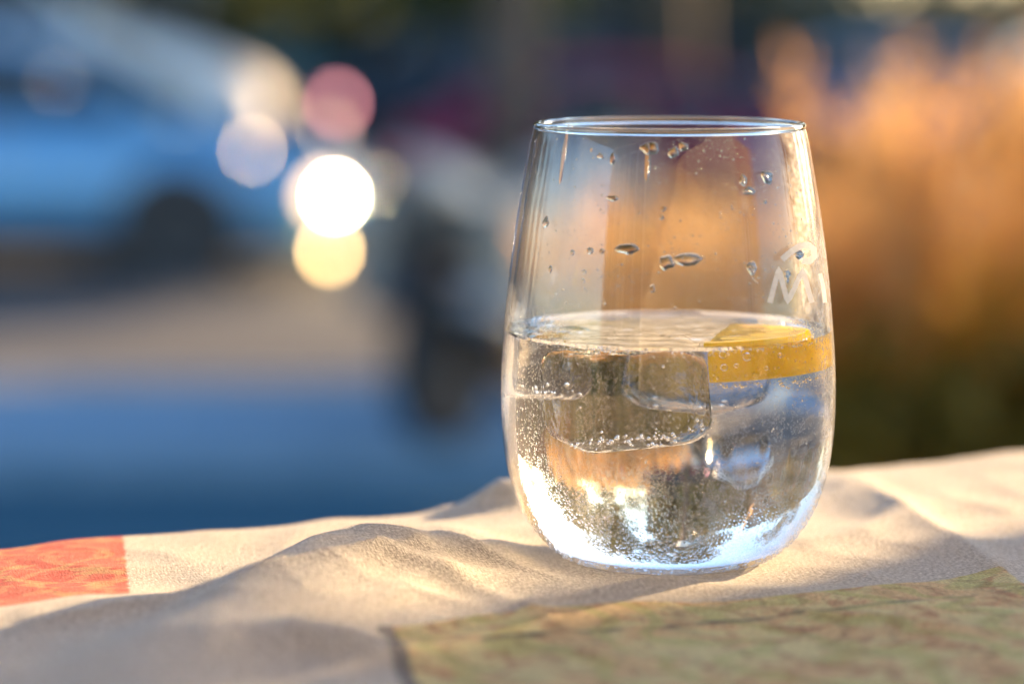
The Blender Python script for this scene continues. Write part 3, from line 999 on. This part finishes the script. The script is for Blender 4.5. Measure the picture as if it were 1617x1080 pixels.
# motorcycle: tail up to the left, front hidden behind the glass
M_grey = paint('grey_paint', (.25, .225, .20))
mo = empty('motorcycle', (.06, 11.25, .10), R(63), 'grey motorcycle with raised tail parked at the kerb beside the lamp post', 'motorcycle')
wheel(mo, (-.68, 0, .31), .31, .17, M_dark)
wheel(mo, (.72, 0, .31), .31, .13, M_dark)
def egg(c, s, n=14):
    bm = bmesh.new(); bmesh.ops.create_uvsphere(bm, u_segments=n, v_segments=10, radius=1)
    bmesh.ops.scale(bm, vec=s, verts=bm.verts); bmesh.ops.translate(bm, vec=c, verts=bm.verts); return bm
def slab(stations):
    rings = []
    for x, z0, z1, w in stations:
        rings.append([(x, -w * .7, z0), (x, -w, (z0 + z1) / 2), (x, -w * .7, z1), (x, w * .7, z1), (x, w, (z0 + z1) / 2), (x, w * .7, z0)])
    return loft(bmesh.new(), rings)
obj('tail_fairing', slab([(-1.08, 1.00, 1.08, .07), (-.95, .86, 1.09, .13), (-.6, .66, 1.0, .18), (-.2, .55, .86, .19), (.1, .52, .80, .16)]), M_grey, mo, True)
obj('seat', slab([(-.75, 1.0, 1.07, .12), (-.4, .90, .97, .14), (0, .80, .88, .15), (.1, .82, .92, .10)]), M_dark, mo, True)
obj('fuel_tank', egg((.28, 0, .86), (.30, .17, .17)), M_grey, mo, True)
for s_ in (-1, 1): obj('pannier', bm_box((-.58, s_ * .27, .72), (.46, .19, .40), 0, .05), M_grey, mo)
obj('engine', bm_box((.08, 0, .42), (.46, .34, .34), 0, .05), M_dark, mo)
obj('front_fairing', slab([(.45, .55, 1.0, .22), (.65, .55, 1.08, .24), (.85, .68, 1.0, .14), (.92, .78, .92, .06)]), M_grey, mo, True)
obj('windscreen', slab([(.62, 1.04, 1.28, .16), (.64, 1.04, 1.30, .16), (.84, 1.0, 1.04, .12)]), M_cglass, mo, True)
bm = bmesh.new()
for s in (-1, 1): tube(bm, [(.72, s * .11, .31), (.50, s * .11, .98)], .028)
obj('fork', bm, M_chrome, mo, True)
obj('handlebar', tube(bmesh.new(), [(.38, -.36, 1.03), (.48, -.2, 1.02), (.5, 0, 1.0), (.48, .2, 1.02), (.38, .36, 1.03)], .016), M_dark, mo, True)
for s in (-1, 1): obj('mirror', egg((.50, s * .40, 1.16), (.03, .08, .05)), M_dark, mo, True)
obj('exhaust', tube(bmesh.new(), [(.1, -.2, .25), (-.3, -.22, .30), (-.5, -.23, .42), (-.95, -.24, .56)], [.03, .035, .055, .06]), M_rim, mo, True)
obj('rear_mudguard', slab([(-1.15, .52, .56, .08), (-1.0, .66, .70, .09), (-.68, .68, .72, .09)]), M_dark, mo, True)
obj('tail_light', egg((-1.09, 0, 1.04), (.03, .06, .03)), M_red, mo, True)
obj('swing_arm', tube(bmesh.new(), [(-.68, -.12, .31), (-.1, -.14, .38)], .035), M_dark, mo, True)
obj('side_stand', tube(bmesh.new(), [(0, -.15, .25), (-.1, -.34, .01)], .014), M_dark, mo, True)

# lamp post
M_post = noisy('post_brown', (.075, .042, .022), (.105, .06, .033), 6, .7)
lp = empty('lamp_post', (0.015, 12.2, .10), 0, 'brown lamp post rising from the pavement beside the motorcycle', 'lamp post')
bm = bmesh.new(); revolve(bm, [(.0, 0), (.17, 0), (.17, .10), (.12, .14), (.10, .9), (.095, 3.9), (.0, 3.9)], 24)
obj('post', bm, M_post, lp, True)
bm = bmesh.new(); revolve(bm, [(0, 3.9), (.16, 3.92), (.24, 4.35), (0, 4.35)], 20); obj('lantern', bm, M_frame, lp)
bm = bmesh.new(); revolve(bm, [(0, 4.355), (.30, 4.355), (.10, 4.55), (0, 4.56)], 20); obj('lantern_cap', bm, M_post, lp)

# ------------------------------------------------------------------ planting
def leaf_mat(name, a, b, trans=.45, scale=3.0):
    m = noisy(name, a, b, scale, .6, spec=.3)
    hh = N(m); p_ = hh.n['Principled BSDF']
    t_ = hh.new('ShaderNodeBsdfTranslucent'); hh.link(p_.inputs['Base Color'].links[0].from_socket, t_.inputs[0])
    x_ = hh.new('ShaderNodeMixShader'); x_.inputs[0].default_value = trans
    hh.link(p_.outputs[0], x_.inputs[1]); hh.link(t_.outputs[0], x_.inputs[2]); hh.link(x_.outputs[0], hh.n['Material Output'].inputs[0])
    return m
M_straw = leaf_mat('dry_grass', (.56, .29, .07), (.66, .41, .12), .55, 9)
M_plume = leaf_mat('seed_head', (.56, .31, .11), (.66, .43, .19), .55, 12)
M_green = leaf_mat('green_blades', (.42, .32, .05), (.54, .40, .08), .5, 9)
M_planter = noisy('planter_wood', (.10, .07, .045), (.15, .10, .06), 6, .8)

def blade(bm, base, tip, w, bend):
    b, t = Vector(base), Vector(tip)
    d = t - b
    side = d.cross(Vector((random.uniform(-1, 1), random.uniform(-1, 1), .1))).normalized()
    sag = Vector((d.x, d.y, 0)) * bend - Vector((0, 0, 1)) * bend * .2 * d.length
    prev = None
    for i in range(5):
        s = i / 4
        p = b + d * s + sag * (s * s - s) * -.0 + sag * (s ** 2) * .5
        ww = w * (1 - s ** 1.5) + .0004
        cur = (bm.verts.new(p - side * ww), bm.verts.new(p + side * ww))
        if prev: bm.faces.new((prev[0], prev[1], cur[1], cur[0]))
        prev = cur

def grass_clump(loc, hgt, label, seed, nb=170, spread=.16, ratio=.6):
    random.seed(seed)
    o = empty('ornamental_grass', loc, 0, label, 'plant', 'ornamental grasses in the planter')
    g, s_, pl = bmesh.new(), bmesh.new(), bmesh.new()
    for k in range(nb):
        a = random.uniform(0, 2 * PI); q = random.random() ** .6
        b = (math.cos(a) * .06 * q, math.sin(a) * .06 * q, 0)
        hh = hgt * random.uniform(.35, .66)
        blade(g, b, (b[0] + math.cos(a) * spread * q * 1.1, b[1] + math.sin(a) * spread * q * 1.1, hh), .0045, .5)
    for k in range(int(nb * ratio)):
        a = random.uniform(0, 2 * PI); q = random.random() ** .6
        b = (math.cos(a) * .05 * q, math.sin(a) * .05 * q, 0)
        hh = hgt * random.uniform(.62, 1.0)
        tip = (b[0] + math.cos(a) * spread * q, b[1] + math.sin(a) * spread * q, hh)
        blade(s_, b, tip, .0035, .25)
        if k % 2 == 0:
            d = Vector((tip[0] + math.cos(a) * spread * q * .12, tip[1] + math.sin(a) * spread * q * .12, hh - .01))
            for j in range(10):
                c = d + Vector((random.gauss(0, .008), random.gauss(0, .008), -j * hgt * .022))
                blade(pl, c, c + Vector((random.gauss(0, .02), random.gauss(0, .02), .035)), .004, .1)
    tag(obj('green_blades', g, M_green, o), kind='stuff')
    tag(obj('dry_stems', s_, M_straw, o), kind='stuff')
    tag(obj('seed_heads', pl, M_plume, o), kind='stuff')
    return o
PB = DECK + .34
pt = empty('planter_box', (1.02, 3.62, DECK), R(0), 'long dark wooden planter box full of ornamental grass on the terrace edge', 'planter')
for z in (.06, .175, .29):
    for s in (-1, 1):
        obj('board', bm_box((0, s * .20, z), (1.50, .025, .108), 0, .003), M_planter, pt)
        obj('end_board', bm_box((s * .762, 0, z), (.025, .425, .108), 0, .003), M_planter, pt)
obj('soil', bm_box((0, 0, .16), (1.49, .37, .30)), M_ground, pt)
spots = [(.235, 3.60, .33, 'shortest grass tuft at the left end of the planter, behind the glass'), (.335, 3.68, .31, 'orange dry grass behind the right edge of the glass'),
         (.43, 3.56, .32, 'orange dry grass right of the glass with a pale car behind it'), (.545, 3.60, .53, 'tallest reddish dry grass near the right edge'),
         (.66, 3.66, .50, 'dry grass cut by the right edge of the picture'), (.86, 3.60, .56, 'dry grass beyond the right edge of the picture'),
         (1.10, 3.62, .60, 'dry grass in the right half of the planter'), (1.40, 3.64, .58, 'dry grass at the right end of the planter')]
for i, (x, y, hh_, lb) in enumerate(spots):
    grass_clump((x, y, PB - .03), hh_, lb, 40 + i)
# low leafy greens between
random.seed(5)
M_leaf = leaf_mat('dark_leaf', (.085, .095, .016), (.17, .15, .026), .3, 2)
for i, x in enumerate((.36, .50, .64, .80)):
    bm = bmesh.new()
    for k in range(220):
        v = Vector((random.gauss(0, .07), random.gauss(0, .07), abs(random.gauss(0, .07))))
        blade(bm, v, v + Vector((random.gauss(0, .03), random.gauss(0, .03), random.uniform(-.01, .04))), .012, .2)
    o = empty('leafy_plant', (x, 3.44, PB - .02))
    tag(obj('leaves', bm, M_leaf, o), kind='stuff')
    tag(o, ['low dark leafy plant at the left of the planter front', 'low dark leafy plant second along the planter front', 'low dark leafy plant third along the planter front',
            'low dark leafy plant at the right of the planter front'][i], 'plant', 'low plants in the planter')

# trees, hedge
M_bark = noisy('bark', (.10, .075, .05), (.16, .12, .085), 8, .9, .4, .03)
M_tl = leaf_mat('tree_leaves', (.065, .085, .025), (.12, .13, .035), .55, .5)
def leaves(bm, c, rad, n, size):
    for k in range(n):
        u = Vector((random.gauss(0, 1), random.gauss(0, 1), random.gauss(0, 1))).normalized()
        p = Vector(c) + Vector((u.x * rad[0], u.y * rad[1], u.z * rad[2])) * random.random() ** .4
        a = Vector((random.gauss(0, 1), random.gauss(0, 1), random.gauss(0, 1))).normalized()
        b = a.orthogonal().normalized()
        s = size * random.uniform(.5, 1.3)
        bm.faces.new([bm.verts.new(p + a * s), bm.verts.new(p + b * s * .55), bm.verts.new(p - a * s), bm.verts.new(p - b * s * .55)])
M_dl = leaf_mat('dark_tree_leaves', (.012, .026, .014), (.026, .045, .020), .3, .5)
def tree(loc, hgt, rad, low, label, seed, n=2600, size=.16):
    random.seed(seed)
    o = empty('tree', loc, random.uniform(0, 6), label, 'tree', 'trees along the street')
    bm = bmesh.new()
    tube(bm, [(0, 0, 0), (.04, .02, hgt * .3), (.02, -.05, hgt * .6), (0, 0, hgt * .85)], [.22, .17, .12, .04], 10)
    obj('trunk', bm, M_bark, o, True)
    for k in range(5):
        a = 2 * PI * k / 5 + random.random()
        z = hgt * random.uniform(.3, .55)
        obj('limb', tube(bmesh.new(), [(0, 0, z), (math.cos(a) * rad * .4, math.sin(a) * rad * .4, z + rad * .3), (math.cos(a) * rad * .8, math.sin(a) * rad * .8, z + rad * .7)], [.09, .06, .02], 7), M_bark, o, True)
    bm = bmesh.new()
    for k in range(16):
        a = random.uniform(0, 2 * PI); q = random.random() ** .5 * rad * .75
        z = random.uniform(low + .6, hgt - .6)
        leaves(bm, (math.cos(a) * q, math.sin(a) * q, z), (rad * .45, rad * .45, rad * .34), n // 16, size)
    obj('crown', bm, M_dl if seed < 5 else M_tl, o)
    return o
# in view, far back
tree((-6.0, 47.0, 0), 8.0, 3.2, .3, 'dark green tree far back at the left of the picture', 1)
tree((-1.8, 49.0, 0), 9.0, 3.4, .3, 'dark tree far back behind the silver blue car', 2)
tree((2.6, 48.0, 0), 8.5, 3.2, .3, 'dark tree far back right of the lamp post', 3)
tree((7.0, 49.0, 0), 9.0, 3.3, .3, 'dark tree far back above the white car at the right', 4)
# unseen trees added at the right: these keep the sun off the near street and the parked cars
def sun_at(s, t): x, y = sun_frame(s, t); return (x, y, 0)
tree(sun_at(-8.4, 19.5), 6.4, 2.0, 1.0, 'bushy tree added for shade beside the street to the right, nearest the terrace', 11, 5200, .20)
tree(sun_at(-19.1, 20), 9.0, 1.7, 1.0, 'tall tree added for shade beside the street to the right, second from the terrace', 12, 5200, .20)
tree(sun_at(-23.0, 21), 8.8, 2.6, 1.0, 'tall tree added for shade beside the street to the right, third from the terrace', 13, 5200, .20)
tree(sun_at(-36, 24), 8.8, 2.8, 1.0, 'tall tree added for shade beside the street to the right, farthest from the terrace', 14, 5200, .20)
tr0 = tree((-13.0, 30.0, 0), 8.5, 3.3, .8, 'leafy tree left of the parked cars, nearest of the left row', 21, 4200, .2)
for k, (x, y, sc_, lb) in enumerate(((-20, 31, 1.1, 'second leafy tree of the left row'), (-28, 30, .95, 'third leafy tree of the left row'), (-37, 29, 1.15, 'fourth leafy tree of the left row'),
                                     (-47, 27, 1.0, 'last leafy tree at the far end of the left row'), (29, 50, 1.1, 'leafy tree far to the right of the hedge'), (38, 46, 1.05, 'leafy tree farthest to the right'), (13, 50, 1.0, 'leafy tree at the right of the far hedge'), (20, 51, 1.15, 'last leafy tree right of the far hedge'),
                                     (-11, 50, 1.05, 'leafy tree behind the left row'), (-19, 52, 1.2, 'tall leafy tree behind the left row'))):
    c = copy_tree(tr0); c.location = (x, y, 0); c.scale = (sc_,) * 3; c.rotation_euler.z = k * 1.3; c['label'] = lb
bw = empty('brick_house', (-24, 44, 0), R(6), 'long brown brick house on the left side of the street', 'building')
obj('wall', bm_box((0, 0, 4), (26, 8, 8)), noisy('brick_wall', (.20, .12, .085), (.27, .17, .12), 2, .9), bw)
obj('roof', loft(bmesh.new(), [[(-13.5, -4.6, 8.02), (-13.5, 4.6, 8.02), (-13.5, 0, 11)], [(13.5, -4.6, 8.02), (13.5, 4.6, 8.02), (13.5, 0, 11)]]), M_bark, bw)
for fl in range(2):
    for k in range(7):
        w = obj('window', bm_box((0, 0, 0), (1.3, .08, 1.6)), M_frame, bw, loc=(-10.5 + k * 3.5, -4.03, 2.1 + fl * 3.2))
        obj('pane', bm_box((0, -.045, 0), (1.1, .02, 1.4)), M_pane, w)
th = empty('terrace_hedge', (3.05, 4.05, DECK), R(-24), 'dense olive green hedge along the right end of the terrace', 'hedge')
bm = bmesh.new(); random.seed(31)
for k in range(26): leaves(bm, (-1.15 + k * .092, random.uniform(-.06, .06), .52), (.16, .18, .52), 190, .035)
tag(obj('foliage', bm, leaf_mat('hedge_leaves', (.06, .075, .018), (.10, .11, .028), .45, 2), th), kind='stuff')
obj('woody_core', bm_box((0, 0, .45), (2.3, .16, .86), 0, .03), M_bark, th)
for k, (x, y, sc_, lb) in enumerate(((.02, 21.5, 1.45, 'tall tree added to screen the sky, its trunk right behind the lamp post'), (-11.5, 22.6, 1.4, 'tall tree added to screen the sky left of the parked cars beside the kerb'),
                                     (6.3, 24.0, 1.35, 'tall tree added to screen the sky at the right behind the dry grass'))):
    random.seed(61 + k)  # high crowns added above the view to block part of the sky
    o = empty('tree', (x, y, 0), k * 1.1, lb, 'tree', 'trees along the street')
    obj('trunk', tube(bmesh.new(), [(0, 0, 0), (.02, .02, 2.5), (.05, 0, 5), (0, .1, 8.6)], [.075, .07, .06, .04], 10), M_bark, o, True)
    for q in range(6):
        a = q * 1.05; z = 3.0 + q * .5
        obj('limb', tube(bmesh.new(), [(0, 0, z), (math.cos(a) * 1.3, math.sin(a) * 1.3, z + .8), (math.cos(a) * 2.8, math.sin(a) * 2.8, z + 1.6)], [.07, .05, .02], 7), M_bark, o, True)
    bm = bmesh.new()
    for q in range(22):
        a = random.uniform(0, 2 * PI); rr_ = random.random() ** .5 * 3.0
        leaves(bm, (math.cos(a) * rr_, math.sin(a) * rr_, random.uniform(4.2, 9.6)), (1.4, 1.4, 1.0), 330, .17)
    obj('crown', bm, M_tl, o)
hd = empty('hedge', (0, 46.5, 0), R(-1), 'long dark clipped hedge running behind the parked cars', 'hedge')
bm = bmesh.new(); random.seed(77)
for k in range(60): leaves(bm, (-21 + k * .7, random.uniform(-.2, .2), 1.0), (.6, .5, 1.1), 130, .13)
tag(obj('foliage', bm, leaf_mat('far_hedge_leaves', (.014, .030, .014), (.030, .050, .020), .3, .5), hd), kind='stuff')
obj('woody_core', bm_box((0, 0, .85), (42, .5, 1.6), 0, .1), M_ground, hd)
# apartment house beyond the trees
M_bw = noisy('house_render', (.40, .36, .31), (.46, .42, .36), 1, .9)
hs = empty('apartment_house', (-4, 62, 0), R(-2), 'pale three storey apartment house beyond the trees', 'building')
obj('wall', bm_box((0, 0, 5), (22, 8, 10)), M_bw, hs)
obj('roof', loft(bmesh.new(), [[(-11.5, -4.5, 10.02), (-11.5, 4.5, 10.02), (-11.5, 0, 12.5)], [(11.5, -4.5, 10.02), (11.5, 4.5, 10.02), (11.5, 0, 12.5)]]), M_bark, hs)
wm = None
for fl in range(3):
    for k in range(6):
        w = obj('window', bm_box((0, 0, 0), (1.3, .08, 1.6)), M_frame, hs, loc=(-8.8 + k * 3.5, -4.03, 1.9 + fl * 3.1))
        obj('pane', bm_box((0, -.045, 0), (1.1, .02, 1.4)), M_pane, w)
